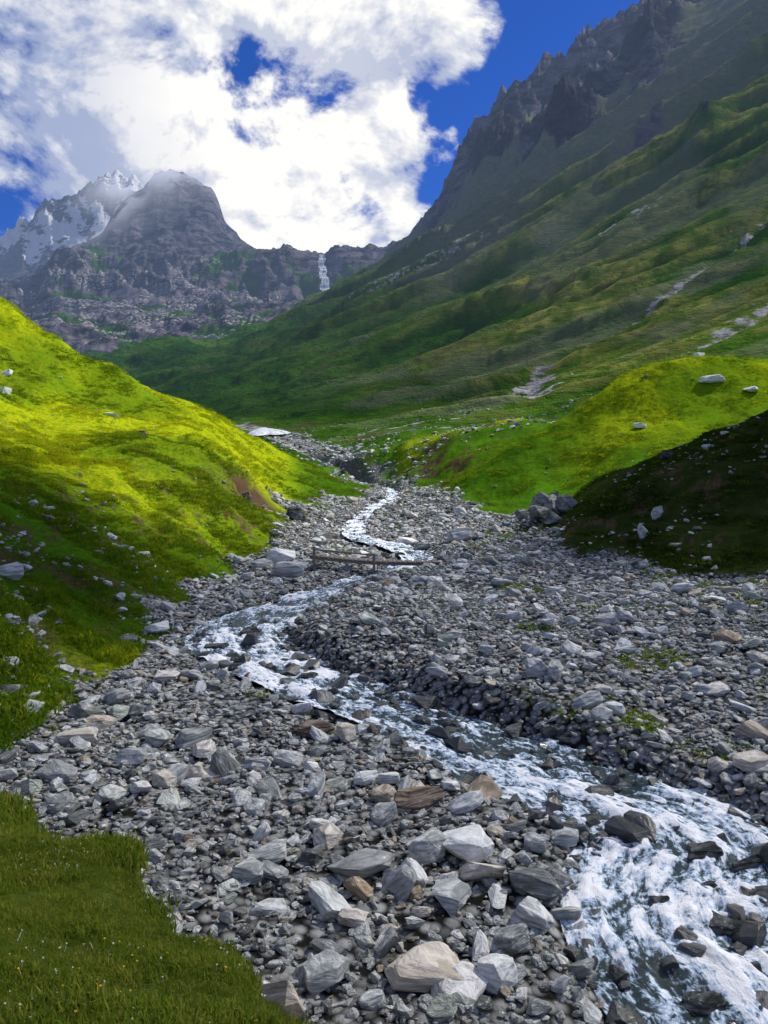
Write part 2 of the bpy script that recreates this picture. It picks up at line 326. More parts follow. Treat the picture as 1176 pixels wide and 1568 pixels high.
dirt=np.maximum(dirt,bank*sm(.50,.62,fbm(XX/1.2,YY/1.6,4,84)))
tf=sm(.2,.6,np.abs(dzdx))*(1-at['gv'])*sm(96,105,YY)*(1-sm(138,146,YY))*sm(-.02,.04,t)*(1-sm(.2,.24,t))
dirt=np.maximum(dirt,tf*sm(.42,.6,fbm(XX/2.2,YY/2.5,4,85)))
attrs={'gravel':at['gv'],'rock':rock,'yel':yel,'scree':scree,'snow':snow,'dirt':dirt,'olive':olive,'cragm':sm(.3,.7,at['crag']),'ledge':1-sm(9,13,YY),'moundshade':moundshadem(XX,YY)}
I=np.arange(NR*NC).reshape(NR,NC)
quads=np.stack([I[:-1,:-1],I[:-1,1:],I[1:,1:],I[1:,:-1]],-1).reshape(-1,4)
co=np.stack([XX,YY,ZZ],-1).reshape(-1,3)
fy=YY[:-1,:-1].ravel(); fx=XX[:-1,:-1].ravel(); fg=at['gv'][:-1,:-1].ravel()
def submesh(name,mask,mat):
    q=quads[mask]; flag=np.zeros(NR*NC,bool); flag[q.ravel()]=True; u=np.where(flag)[0]; rem=np.zeros(NR*NC,np.int64); rem[u]=np.arange(len(u)); q=rem[q]
    me=bpy.data.meshes.new(name); me.vertices.add(len(u)); me.vertices.foreach_set('co',co[u].ravel())
    me.loops.add(q.size); me.loops.foreach_set('vertex_index',q.ravel().astype(np.int32))
    me.polygons.add(len(q)); me.polygons.foreach_set('loop_start',np.arange(0,q.size,4,dtype=np.int32)); me.polygons.foreach_set('loop_total',np.full(len(q),4,dtype=np.int32))
    me.update(); me.validate(); me.polygons.foreach_set('use_smooth',np.ones(len(q),bool))
    for k,v in attrs.items():
        A=me.attributes.new(k,'FLOAT','POINT'); A.data.foreach_set('value',np.clip(v.ravel()[u],0,1).astype(np.float32))
    me.materials.append(mat); ob=bpy.data.objects.new(name,me); C.objects.link(ob); return ob
near=fy<185
midx=np.interp(fy,yk,(np.array(xl)+np.interp(yk,yr,xr))/2)
bed=near&(fg>.02)
submesh('rocky_riverbed',bed,mat_near)
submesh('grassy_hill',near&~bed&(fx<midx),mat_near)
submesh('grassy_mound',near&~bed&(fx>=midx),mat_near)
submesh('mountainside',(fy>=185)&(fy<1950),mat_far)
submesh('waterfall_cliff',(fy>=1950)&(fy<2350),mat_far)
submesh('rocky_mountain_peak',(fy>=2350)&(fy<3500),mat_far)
submesh('snowy_mountain_peak',(fy>=3500),mat_far)

# ------------------------------------------------------------------ rocks
def rock_mat(name,wet=False):
    m,g=newmat(name)
    oi=g.n('ShaderNodeObjectInfo').outputs['Random']
    tcn=g.n('ShaderNodeTexCoord').outputs['Object']
    cr_=g.n('ShaderNodeValToRGB'); g.l(oi,cr_.inputs[0]); e=cr_.color_ramp
    st_=[(0,(.12,.125,.12)),(.14,(.28,.295,.28)),(.36,(.50,.52,.50)),(.60,(.70,.72,.70)),(.72,(.42,.46,.38)),(.84,(.88,.88,.85)),(.93,(.66,.59,.49)),(1,(.36,.27,.18))]
    e.elements[0].position=0; e.elements[0].color=(*st_[0][1],1); e.elements[1].position=1; e.elements[1].color=(*st_[-1][1],1)
    for p,c in st_[1:-1]:
        q=e.elements.new(p); q.color=(*c,1)
    col=cr_.outputs[0]
    mp=g.n('ShaderNodeMapping'); mp.inputs['Scale'].default_value=(1,1.5,7); g.l(tcn,mp.inputs[0])
    ad=g.n('ShaderNodeCombineXYZ'); g.l(g.math('MULTIPLY',oi,50),ad.inputs[0]); off=g.vmath('ADD',mp.outputs[0],ad.outputs[0])
    ns=g.noise(off,2.2,5,.65,.4)
    col=g.mix(g.mr(ns,.34,.60),g.mix(.6,col,(.05,.055,.05)),col)
    col=g.mix(g.mr(ns,.56,.70,0,.65),col,(.88,.88,.85))
    if wet: col=g.mix(.86,col,(.012,.013,.012)); out(g,pbsdf(g,col,.28,g.bump(ns,.7,.06),.5))
    else: out(g,dbsdf(g,col,g.bump(ns,.9,.08)))
    return m
m_rock=rock_mat('schist_stone'); m_wet=rock_mat('wet_stone',True)
def rock_mesh(name,seed,shape=(1,.72,.42),n=15,mat=None,detail=1,rough=.02,bev=.035):
    r=random.Random(seed); bm=bmesh.new()
    for i in range(n):
        v=Vector((r.gauss(0,1),r.gauss(0,1),r.gauss(0,1))).normalized()
        v=Vector([math.copysign(abs(c)**.7,c) for c in v])*r.uniform(.85,1.02)
        bm.verts.new((v.x*.5*shape[0],v.y*.5*shape[1],v.z*.5*shape[2]))
    bmesh.ops.convex_hull(bm,input=bm.verts)
    dv=[v for v in bm.verts if not v.link_faces]; bmesh.ops.delete(bm,geom=dv,context='VERTS')
    bmesh.ops.bevel(bm,geom=bm.edges[:],offset=bev,segments=2,profile=.6,affect='EDGES',clamp_overlap=True)
    if detail:
        bmesh.ops.triangulate(bm,faces=bm.faces[:])
        for k in range(detail): bmesh.ops.subdivide_edges(bm,edges=[e for e in bm.edges if e.calc_length()>.09],cuts=1,use_grid_fill=True)
        bmesh.ops.triangulate(bm,faces=bm.faces[:])
        for v in bm.verts:
            f=v.co*5+Vector((seed*3.1,0,0))
            v.co+=v.co.normalized()*(mnoise.noise(f)*rough*1.6+mnoise.noise(Vector((f.x*1.2,f.y*1.2,f.z*7)))*rough*.8)
    bmesh.ops.recalc_face_normals(bm,faces=bm.faces[:])
    me=bpy.data.meshes.new(name); bm.to_mesh(me); bm.free(); me.materials.append(mat or m_rock); return me
def protos(cname,meshes):
    c=bpy.data.collections.new(cname)
    for i,me in enumerate(meshes):
        c.objects.link(bpy.data.objects.new('%s_variant_%02d'%(cname,i),me))
    return c
rs=[(1,.74,.45),(1,.66,.36),(1,.8,.55),(1,.6,.42),(1,.85,.34),(.95,.85,.66),(1,.52,.36),(1,.75,.4)]
PR=protos('stone',[rock_mesh('stone_m%d'%i,i+1,rs[i%8],15+i%9,m_rock,1,.02,.045) for i in range(20)])
PW=protos('wetstone',[rock_mesh('wet_m%d'%i,i+40,rs[i%8],15+i%5,m_wet,1,.02,.05) for i in range(8)])

def scatter(name,pts,rot,scl,coll,nvar,mat=None):
    n=len(pts); me=bpy.data.meshes.new(name); me.vertices.add(n); me.vertices.foreach_set('co',np.asarray(pts,np.float32).ravel())
    for k,v,ty in(('rot',rot,'FLOAT_VECTOR'),('scl',scl,'FLOAT_VECTOR')):
        a=me.attributes.new(k,ty,'POINT'); a.data.foreach_set('vector',np.asarray(v,np.float32).ravel())
    a=me.attributes.new('idx','INT','POINT'); a.data.foreach_set('value',rng.integers(0,nvar,n).astype(np.int32))
    ob=bpy.data.objects.new(name,me); C.objects.link(ob)
    ng=bpy.data.node_groups.new(name+'_scatter','GeometryNodeTree')
    ng.interface.new_socket('Geometry',in_out='INPUT',socket_type='NodeSocketGeometry'); ng.interface.new_socket('Geometry',in_out='OUTPUT',socket_type='NodeSocketGeometry')
    nd=ng.nodes; L=ng.links
    gi=nd.new('NodeGroupInput'); go=nd.new('NodeGroupOutput'); ip=nd.new('GeometryNodeInstanceOnPoints')
    ci=nd.new('GeometryNodeCollectionInfo'); ci.inputs['Collection'].default_value=coll; ci.inputs['Separate Children'].default_value=True; ci.inputs['Reset Children'].default_value=True
    def na(k,ty):
        q=nd.new('GeometryNodeInputNamedAttribute'); q.data_type=ty; q.inputs['Name'].default_value=k
        return [o for o in q.outputs if o.enabled and o.name=='Attribute'][0]
    er=nd.new('FunctionNodeEulerToRotation')
    L.new(gi.outputs[0],ip.inputs['Points']); L.new(ci.outputs[0],ip.inputs['Instance']); ip.inputs['Pick Instance'].default_value=True
    L.new(na('idx','INT'),ip.inputs['Instance Index']); L.new(na('rot','FLOAT_VECTOR'),er.inputs[0]); L.new(er.outputs[0],ip.inputs['Rotation']); L.new(na('scl','FLOAT_VECTOR'),ip.inputs['Scale'])
    L.new(ip.outputs[0],go.inputs[0])
    md=ob.modifiers.new('scatter','NODES'); md.node_group=ng
    return ob

def rrot(n,tilt): return np.stack([rng.normal(0,tilt,n),rng.normal(0,tilt,n),rng.uniform(0,6.283,n)],-1)
P=[];SZ=[]
def patch(x,y): return fbm(x/2.6,y/3.6,3,55)*sm(10,14,y)*(1-sm(55,70,y))
def band(y0,y1,dens,smed,sig,smax,smin=.05):
    xs0,xs1=-.66*y1-1,.66*y1+1
    n=int(dens*(xs1-xs0)*(y1-y0)); x=rng.uniform(xs0,xs1,n); y=rng.uniform(y0,y1,n)
    k=np.abs(x)<.6*y+1.5; x=x[k];y=y[k]
    g_=gravel(x,y); sd,sw,_=stream(x,y)
    k=(rng.random(len(x))<g_*1.2-.1)&(sd>sw*np.where(y>29,1.12,.97)+np.where(y>29,.1,0)); x=x[k];y=y[k]
    sz=np.clip(np.exp(rng.normal(math.log(smed),sig,len(x))),smin,smax)
    P.append(np.stack([x,y],-1)); SZ.append(sz)
band(3,17,75,.105,.4,.3); band(3,17,8,.25,.45,.75); band(7,17,.8,.58,.3,1.05)
band(17,32,44,.13,.38,.3); band(17,32,7,.25,.45,.8); band(17,32,.4,.62,.3,1.2)
band(32,60,18,.19,.4,.6); band(32,60,2.0,.34,.45,1.0); band(32,60,.15,.8,.3,1.5)
band(60,135,5,.32,.45,1.1); band(60,135,.2,.8,.3,1.6)
band(135,320,.35,1.0,.5,2.6)
P=np.concatenate(P);SZ=np.concatenate(SZ)
z=terrain(P[:,0],P[:,1]); n=len(P)
scl=SZ[:,None]*rng.uniform(.8,1.2,(n,3))
scatter('river_stones',np.column_stack([P,z+SZ*rng.uniform(.0,.18,n)]),rrot(n,.32),scl,PR,20)
xs=[];ys=[];ss=[];ii=[]
for i in range(26*6):
    a=SL[i];b=SL[i+1];L_=math.hypot(b[0]-a[0],b[1]-a[1]);far_=a[1]>29;k=max(1,int(L_*(5 if far_ else 18)+.5))
    nx,ny=-(b[1]-a[1])/L_,(b[0]-a[0])/L_
    for j in range(k):
        f=random.random(); side=random.choice((-1,1)); ins=random.random()<(.10 if far_ else .24)
        w=side*a[2]*(random.random()*.95 if ins else (random.gauss(1.3,.16) if far_ else random.gauss(1.15,.22)))
        xs.append(a[0]+(b[0]-a[0])*f+nx*w); ys.append(a[1]+(b[1]-a[1])*f+ny*w); ss.append(min(.9,random.lognormvariate(math.log(.36 if ins else .26),.48))); ii.append(ins)
xs=np.array(xs);ys=np.array(ys);ss=np.array(ss); zz=terrain(xs,ys); sd,sw,sz=stream(xs,ys); n=len(xs)
zw_=np.where(sd<sw+.3,np.maximum(zz+ss*.15,sz-.04+ss*.02),zz+ss*.12)
scatter('wet_river_stones',np.column_stack([xs,ys,zw_+.03]),rrot(n,.3),ss[:,None]*rng.uniform(.8,1.2,(n,3))*np.array([1,1,1.25]),PW,8)
def turfstones(n,y0,y1,x0t,x1t,smed,smax,seed):
    l_=rng.uniform(math.log(y0),math.log(y1),n); y=np.exp(l_); x=rng.uniform(x0t,x1t,n)*y
    k=(gravel(x,y)<.4)&(fbm(x/(y*.1),y/(y.mean()*.1),2,seed)>.45); x=x[k];y=y[k]
    return x,y,np.clip(np.exp(rng.normal(math.log(smed),.5,len(x))),.05,smax)
A=[turfstones(2600,13,42,-.55,-.15,.2,.9,3),turfstones(150,42,92,-.55,-.1,.18,.8,4),turfstones(700,33,60,.2,.55,.2,.9,5),turfstones(220,60,150,.05,.55,.26,1.0,6),turfstones(2600,125,330,-.14,.3,.6,2.2,7)]
x=np.concatenate([a[0] for a in A]);y=np.concatenate([a[1] for a in A]);s_=np.concatenate([a[2] for a in A]); n=len(x)
scatter('scattered_hillside_stones',np.column_stack([x,y,terrain(x,y)+s_*.08]),rrot(n,.3),s_[:,None]*rng.uniform(.8,1.2,(n,3)),PR,20)

# individual boulders
def tint_mat(name,c1,c2):
    m,g=newmat(name); tcn=g.n('ShaderNodeTexCoord').outputs['Object']
    mp=g.n('ShaderNodeMapping'); mp.inputs['Scale'].default_value=(1,1.4,6); mp.inputs['Rotation'].default_value=(.3,.2,0); g.l(tcn,mp.inputs[0])
    a=g.noise(mp.outputs[0],1.8,6,.65,.5); b=g.noise(tcn,9,5,.65); cc=g.noise(tcn,3,4,.6)
    col=g.mix(g.mr(a,.38,.62),c1,c2); col=g.mix(g.mr(b,.58,.72,0,.6),col,(.6,.61,.58)); col=g.mix(g.mr(cc,.58,.7,0,.5),col,(.2,.21,.15))
    out(g,dbsdf(g,col,g.bump(g.math('ADD',g.math('MULTIPLY',a,.6),g.math('MULTIPLY',b,.5)),.9,.06))); return m
mg=tint_mat('grey_boulder_rock',(.28,.295,.285),(.58,.60,.58)); mt=tint_mat('tan_boulder_rock',(.46,.41,.33),(.72,.67,.58)); mb=tint_mat('brown_boulder_rock',(.09,.07,.055),(.32,.25,.19)); md_=tint_mat('dark_boulder_rock',(.03,.034,.033),(.13,.14,.135)); mw=tint_mat('pale_boulder_rock',(.55,.57,.55),(.84,.85,.82))
bl=[(715,12.1,(.95,.75,.62),mw,.3),(655,12.0,(.8,.45,.6),mg,.8),(762,10.9,(.3,.62,.24),mw,-.2),(530,17.0,(.5,.45,.52),mt,.3),(482,17.3,(1.15,.6,.40),mb,.1),(250,14.2,(.55,.5,.35),mt,.4),(300,14.6,(.45,.5,.45),mt,1.2),(120,16.2,(1.0,.7,.38),mt,.3),(245,27.6,(1.1,.8,.55),mw,.2),(440,38.5,(2.6,1.3,1.15),mg,-.35),(432,43,(1.9,1.2,1.3),mw,.5),(400,41,(1.5,1.0,.8),mg,.9),(705,50,(1.9,1.3,1.25),mg,.4),(820,20.0,(.75,.6,.55),mg,.2),(850,19.7,(.6,.5,.6),mg,1.1),(865,12.9,(.75,.5,.3),mg,.2),(660,9.4,(1.25,.9,.4),mt,.2),(640,13.9,(1.15,.8,.4),mb,.1),(905,13.6,(.9,.5,.35),md_,.3),(1080,9.3,(.6,.5,.4),md_,.5),(1165,11.4,(.7,.6,.4),md_,.2),(440,15.3,(.7,.6,.4),mg,.2),(560,14.6,(.6,.45,.3),mw,.5),(200,15.0,(.75,.5,.35),mg,.2),
(1090,86,(3.6,1.8,1.1),mw,.2),(1070,93,(1.8,1.2,.9),mw,.4),(980,80,(1.6,1.2,.8),mw,.2),(1150,84,(2.2,1.4,.8),mw,.7),(1006,42,(.75,.5,1.05),mg,.3),(985,40,(.9,.5,1.0),mg,.7),(1085,50,(1.0,.7,.5),mg,.3),(1020,57,(1.4,1.,.8),md_,.3),(10,75,(1.3,1.2,.9),mw,.2),(8,70,(1.2,1,1.0),mw,.9),(170,72,(1.6,.8,.5),mw,.2),(218,60,(.8,.5,.5),mb,.2),(15,25,(1.0,.7,.7),mg,.5),(455,60,(1.8,1.2,1.6),md_,.5),(388,60.5,(1.7,1.1,1.2),mb,.5),(400,57.5,(1.2,.9,.8),mb,1.0),(378,61,(1.0,.8,1.0),mb,.1),(500,9.2,(.7,.6,.4),mg,.1),(760,9.3,(.6,.5,.4),mw,.7),(1150,14.9,(.8,.6,.45),mt,.3),(940,17.6,(.6,.45,.4),mw,.3),(380,11.3,(.6,.5,.35),mg,.2),(690,10.9,(.85,.6,.35),mg,.9),(1010,11.3,(.55,.4,.4),md_,.9),(1075,12.6,(.85,.5,.5),md_,.2),(690,18.1,(.6,.4,.4),md_,.4),(470,22,(.8,.5,.5),md_,.3),(385,27.5,(.9,.6,.6),md_,.8),(330,25.5,(1,.6,.5),md_,.2),(960,14.2,(.6,.4,.4),md_,.5),(1110,10.8,(.7,.5,.45),md_,1.0),(1140,12.3,(.8,.5,.45),md_,.4),(1150,9.9,(.5,.5,.4),md_,.1),(1080,11.7,(.5,.3,.35),md_,.1),(600,19.6,(.5,.35,.35),md_,.1),(780,16.6,(.5,.4,.4),md_,.8),(420,23.2,(.6,.4,.4),md_,.8)]
for i,(u,d,s3,mt_,rz) in enumerate(bl):
    me=rock_mesh('boulder_mesh',200+i,(1,1,1),20,mt_,2,.022,.05)
    ob=bpy.data.objects.new('boulder',me); x_=(u-588)/F*d
    ob.location=(x_,d,float(terrain(np.array([x_]),np.array([d]))[0])+s3[2]*.26+(.12 if mt_ is md_ and d<30 else 0)); ob.scale=s3; ob.rotation_euler=(random.uniform(-.15,.15),random.uniform(-.15,.15),rz); C.objects.link(ob)
def join_mesh(name,parts,mat=None):
    bm=bmesh.new()
    for me,Mx in parts:
        k=len(bm.verts); bm.from_mesh(me); bm.verts.ensure_lookup_table()
        bmesh.ops.transform(bm,matrix=Mx,verts=bm.verts[k:])
    me=bpy.data.meshes.new(name); bm.to_mesh(me); bm.free()
    if mat: me.materials.append(mat)
    ob=bpy.data.objects.new(name,me); C.objects.link(ob); return ob
parts=[]
for i,(u,d,s3,rz,ry) in enumerate([(832,56,(2.2,1.6,3.4),.2,.2),(850,55.5,(2.8,1.8,2.6),.7,-.4),(815,55,(2.2,1.6,2.0),1.2,.3),(870,55,(2.2,1.6,1.5),.4,.5),(838,54,(2.6,1.6,1.8),.1,.3),(845,57,(1.4,1.0,3.8),.5,.15),(800,54.5,(1.6,1.2,1.2),.6,0),(825,53.5,(2.0,1.3,1.2),.9,.2)]):
    x_=(u-588)/F*d; z_=float(terrain(np.array([x_]),np.array([d]))[0])
    Mx=Matrix.Translation((x_,d,z_+s3[2]*.28))@Matrix.Rotation(rz,4,'Z')@Matrix.Rotation(ry,4,'Y')@Matrix.Diagonal((*s3,1))
    parts.append((rock_mesh('crag',300+i,(1,1,1),16,mg,2,.03,.02),Mx))
join_mesh('rock_outcrop',parts,tint_mat('outcrop_rock',(.09,.095,.09),(.32,.33,.31)))

# ------------------------------------------------------------------ water
W=cr(st,22); W=W[W[:,1]<150]
for _ in range(10): W[1:-1]=(W[:-2]+2*W[1:-1]+W[2:])/4
tan=np.gradient(W[:,:2],axis=0); tan/=np.linalg.norm(tan,axis=1)[:,None]; nor=np.stack([-tan[:,1],tan[:,0]],-1)
arc=np.concatenate([[0],np.cumsum(np.hypot(*np.diff(W[:,:2],axis=0).T))])
NW=61; wv=np.linspace(-1,1,NW)
hw=W[:,2]+.35
wx=W[:,0][:,None]+nor[:,0][:,None]*hw[:,None]*wv; wy=W[:,1][:,None]+nor[:,1][:,None]*hw[:,None]*wv
AR=np.repeat(arc[:,None],NW,1); AC=hw[:,None]*wv
rapid=fbm(AR/1.1,AC/.8,3,91)
chop=fbm(AR/.7+rapid*2,AC/.32,4,92,.58,True)
wz=W[:,3][:,None]+(rapid-.5)*.28+(chop-.5)*.17
foam=rapid*1.05+(chop-.5)*.8-.10+.17*np.exp(-((AR-4.5)/3.2)**2)+.10*np.exp(-((W[:,1][:,None]-24)/6)**2)-.12*np.exp(-((W[:,1][:,None]-15.8)/1.6)**2)+.10*sm(30,45,W[:,1])[:,None]
foam=np.clip(foam,0,1)
n0,n1_=wx.shape; I2=np.arange(n0*n1_).reshape(n0,n1_); q=np.stack([I2[:-1,:-1],I2[:-1,1:],I2[1:,1:],I2[1:,:-1]],-1).reshape(-1,4)
me=bpy.data.meshes.new('mountain_stream'); me.from_pydata(np.stack([wx,wy,wz],-1).reshape(-1,3).tolist(),[],q.tolist()); me.polygons.foreach_set('use_smooth',np.ones(len(q),bool))
a=me.attributes.new('flow','FLOAT_VECTOR','POINT'); a.data.foreach_set('vector',np.stack([AR,AC,AR*0],-1).astype(np.float32).ravel())
a=me.attributes.new('foam','FLOAT','POINT'); a.data.foreach_set('value',foam.astype(np.float32).ravel())
m,g=newmat('rushing_water'); fl=g.attr('flow').outputs['Vector']
mp=g.n('ShaderNodeMapping'); mp.inputs['Scale'].default_value=(1.2,2.6,1); g.l(fl,mp.inputs[0])
a1=g.noise(mp.outputs[0],1.7,7,.72,1.1); a2=g.noise(g.n('ShaderNodeNewGeometry').outputs['Position'],8,4,.7,.2)
f=g.math('ADD',g.math('MULTIPLY',g.math('SUBTRACT',a1,.5),2.4),g.math('ADD',g.math('MULTIPLY',g.math('SUBTRACT',a2,.5),1.5),g.attr('foam').outputs['Fac']))
fm=g.mr(f,.42,.70)
wc=g.mix(a2,(.010,.022,.025),(.05,.078,.072))
nm=g.bump(a1,.8,.10)
ws=pbsdf(g,wc,.10,nm,.5); fs=dbsdf(g,g.mix(g.mr(f,.6,.95),(.44,.58,.74),(.97,.98,.98)),nm)
mx=g.n('ShaderNodeMixShader'); g.l(fm,mx.inputs[0]); g.l(ws,mx.inputs[1]); g.l(fs,mx.inputs[2]); out(g,mx.outputs[0])
me.materials.append(m); C.objects.link(bpy.data.objects.new('mountain_stream',me))

# waterfall: falling sheet set just clear of the cliff face
k=40; V=np.zeros((k,5,3)); zc=np.linspace((740-396)/F*2200,(740-468)/F*2010,k)
yv=np.linspace(2215,1960,80)
prof=np.max([terrain((u-588)/F*yv,yv) for u in (490,494,498,502,506)],axis=0)
pm=np.maximum.accumulate(prof[::-1])[::-1]
ycl=[]
for i in range(k):
    j=np.where(pm<zc[i]-2)[0]; ycl.append(yv[j[0]] if len(j) else 1960)
ycl=np.minimum.accumulate(np.array(ycl))-10
for i in range(k):
    f=i/(k-1); uc=492+10*f**1.5+1.3*math.sin(i*.6); hwid=4.0+f*4.0+random.uniform(-1,1)
    for j in range(5): V[i,j]=((uc+(j-2)/2*hwid-588)/F*ycl[i],ycl[i],zc[i])
fc=[]
for i in range(k-1):
    for j in range(4): fc.append((i*5+j,i*5+j+1,(i+1)*5+j+1,(i+1)*5+j))
me=bpy.data.meshes.new('waterfall'); me.from_pydata(V.reshape(-1,3).tolist(),[],fc)
m,g=newmat('falling_water'); pos=g.n('ShaderNodeNewGeometry').outputs['Position']; mp=g.n('ShaderNodeMapping'); mp.inputs['Scale'].default_value=(.25,.05,.02); g.l(pos,mp.inputs[0])
nn=g.noise(mp.outputs[0],1,6,.6); df=dbsdf(g,(.8,.83,.88)); tr=g.n('ShaderNodeBsdfTransparent'); mx=g.n('ShaderNodeMixShader'); g.l(g.mr(nn,.34,.54,.1,1),mx.inputs[0]); g.l(tr.outputs[0],mx.inputs[1])
em=g.n('ShaderNodeEmission'); em.inputs[0].default_value=(.16,.22,.34,1); m2=g.n('ShaderNodeMixShader'); m2.inputs[0].default_value=.35; g.l(df,m2.inputs[1]); g.l(em.outputs[0],m2.inputs[2]); g.l(m2.outputs[0],mx.inputs[2]); out(g,mx.outputs[0])  # bluish emission mixed into the water as painted distance haze
me.materials.append(m); C.objects.link(bpy.data.objects.new('waterfall',me))

# snow patch
cx,cy=-47,300; vsn=[];fcs=[]
for i in range(14):
    for j in range(32):
        a_=j/32*6.2832; r_=i/13; w_=1+.25*math.sin(a_*3+1)+.12*math.sin(a_*7)
        vsn.append([cx+math.cos(a_)*r_*7.0*w_,cy+math.sin(a_)*r_*16*w_,1.5*(1-r_**3)-.25])
vsn=np.array(vsn); vsn[:,2]+=base(vsn[:,0],vsn[:,1])+1.0
for i in range(13):
    for j in range(32): fcs.append((i*32+j,i*32+(j+1)%32,(i+1)*32+(j+1)%32,(i+1)*32+j))
me=bpy.data.meshes.new('snow_patch'); me.from_pydata(vsn.tolist(),[],fcs)
m,g=newmat('old_snow'); pos=g.n('ShaderNodeNewGeometry').outputs['Position']; out(g,dbsdf(g,g.mix(g.mr(g.noise(pos,.6,6,.6),.4,.7),(.60,.64,.70),(.30,.32,.32)))); me.materials.append(m); C.objects.link(bpy.data.objects.new('snow_patch',me))

# ------------------------------------------------------------------ footbridge
def box(bm,a,b,w,h,roll=0):
    a=Vector(a);b=Vector(b);d=(b-a);L_=d.length; Mx=Matrix.Translation((a+b)/2)@d.to_track_quat('X','Z').to_matrix().to_4x4()@Matrix.Rotation(roll,4,'X')@Matrix.Diagonal((L_,w,h,1))
    r=bmesh.ops.create_cube(bm,size=1,matrix=Mx); es=list({e for v in r['verts'] for e in v.link_edges}); bmesh.ops.bevel(bm,geom=es,offset=.015,segments=1,affect='EDGES')
bm=bmesh.new()
A0=Vector((-4.0,41.5,-4.05));B0=Vector((3.1,40.4,-4.30))
dr=(B0-A0).normalized(); sd_=Vector((-dr.y,dr.x,0)).normalized()
for o in(-.38,0,.38):
    for i in range(8):
        f0,f1=i/8,(i+1)/8; sag=lambda f:-.14*math.sin(f*math.pi)
        box(bm,A0.lerp(B0,f0)+sd_*o+Vector((0,0,sag(f0))),A0.lerp(B0,f1)+sd_*o+Vector((0,0,sag(f1))),.17,.15)
for i in range(27):
    f=(i+.5)/27; c=A0.lerp(B0,f)+Vector((0,0,.11-.14*math.sin(f*math.pi))); tw=random.uniform(-.04,.04)
    box(bm,c-sd_*.55+dr*tw,c+sd_*.55-dr*tw,.2,.045)
for f in(.04,.5): 
    c=A0.lerp(B0,f)-sd_*.58; box(bm,c+Vector((0,0,-1.1)),c+Vector((0,0,.62 if f<.1 else .40)),.15,.15)
box(bm,A0.lerp(B0,.03)-sd_*.58+Vector((0,0,.46)),A0.lerp(B0,.53)-sd_*.58+Vector((0,0,.30)),.08,.08)
me=bpy.data.meshes.new('wooden_footbridge'); bm.to_mesh(me); bm.free()
m,g=newmat('weathered_wood'); tcn=g.n('ShaderNodeTexCoord').outputs['Object']; nn=g.noise(tcn,6,8,.65); out(g,pbsdf(g,g.mix(nn,(.07,.055,.045),(.33,.29,.24)),.85,g.bump(nn,.5,.02))); me.materials.append(m)
C.objects.link(bpy.data.objects.new('wooden_footbridge',me))

# ------------------------------------------------------------------ grass
def grass_mat(name,c1,c2,c3):
    m,g=newmat(name); oi=g.n('ShaderNodeObjectInfo'); r=oi.outputs['Random']; pos=oi.outputs['Location']
    nn=g.noise(pos,.5,3,.6); c=g.mix(g.mr(nn,.35,.65),c1,c2); c=g.mix(g.mr(r,.6,1),c,c3)
    tr=g.n('ShaderNodeBsdfTranslucent'); g.setin(tr.inputs[0],g.mix(.5,c,c3)); mx=g.n('ShaderNodeMixShader'); mx.inputs[0].default_value=.45; g.l(dbsdf(g,c),mx.inputs[1]); g.l(tr.outputs[0],mx.inputs[2]); out(g,mx.outputs[0]); return m
gm1=grass_mat('meadow_grass',(.08,.15,.012),(.17,.25,.02),(.34,.34,.06))
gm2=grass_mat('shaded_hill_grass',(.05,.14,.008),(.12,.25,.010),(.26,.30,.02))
gm3=grass_mat('sunlit_toned_grass',(.20,.34,.008),(.38,.46,.010),(.54,.50,.02))  # lit copy of the hill grass, sunlight put into its colour
gm4=grass_mat('shade_toned_grass',(.014,.035,.005),(.035,.07,.008),(.07,.10,.015))  # hill grass copy darkened to carry the mound's shade
def tuft(name,seed,nb,h,rad,w,mat):
    r=random.Random(seed); vs=[];fs=[]
    for b in range(nb):
        a=r.uniform(0,6.28); q=rad*math.sqrt(r.random()); bx,by=q*math.cos(a),q*math.sin(a); la=r.uniform(0,6.28); ln=r.uniform(.1,.75); H=h*r.uniform(.5,1.1)
        fa=r.uniform(0,3.14); cx_,cy_=math.cos(fa)*w/2,math.sin(fa)*w/2; k=len(vs)
        for f,ww in((0,1),(.55,.8)):
            ox,oy=math.cos(la)*ln*H*f*f,math.sin(la)*ln*H*f*f
            vs+= [(bx+ox-cx_*ww,by+oy-cy_*ww,H*f),(bx+ox+cx_*ww,by+oy+cy_*ww,H*f)]
        vs.append((bx+math.cos(la)*ln*H,by+math.sin(la)*ln*H,H*.93)); fs+=[(k,k+1,k+3,k+2),(k+2,k+3,k+4)]
    me=bpy.data.meshes.new(name); me.from_pydata(vs,[],fs); me.materials.append(mat); return me
G1=protos('meadow_tuft',[tuft('mt%d'%i,i,44,.055,.085,.008,gm1) for i in range(6)])
G2=protos('hill_tuft',[tuft('ht%d'%i,20+i,30,.14,.18,.019,gm2) for i in range(5)])
G3=protos('sunlit_toned_tuft',[tuft('gt%d'%i,30+i,30,.14,.18,.019,gm3) for i in range(5)])
G4=protos('shade_toned_tuft',[tuft('dt%d'%i,40+i,30,.13,.18,.02,gm4) for i in range(5)])
n=52000; x=rng.uniform(-6.5,1.5,n); y=rng.uniform(1.6,9.5,n); k=(gravel(x,y)<.55)&(x>-.62*y-1); x=x[k];y=y[k]; n=len(x)
ed=np.exp(-((x-np.interp(y,yk,xl)+.1)/.25)**2)
sc=rng.uniform(.5,1.1,n)*(.55+.85*sm(.35,.65,fbm(x/.4,y/.4,3,78)))*(1+1.4*ed*(fbm(x/.5,y/.5,2,77)>.5))
scatter('meadow_grass',np.column_stack([x,y,terrain(x,y)-.008]),rrot(n,.12),np.repeat(sc[:,None],3,1),G1,6)
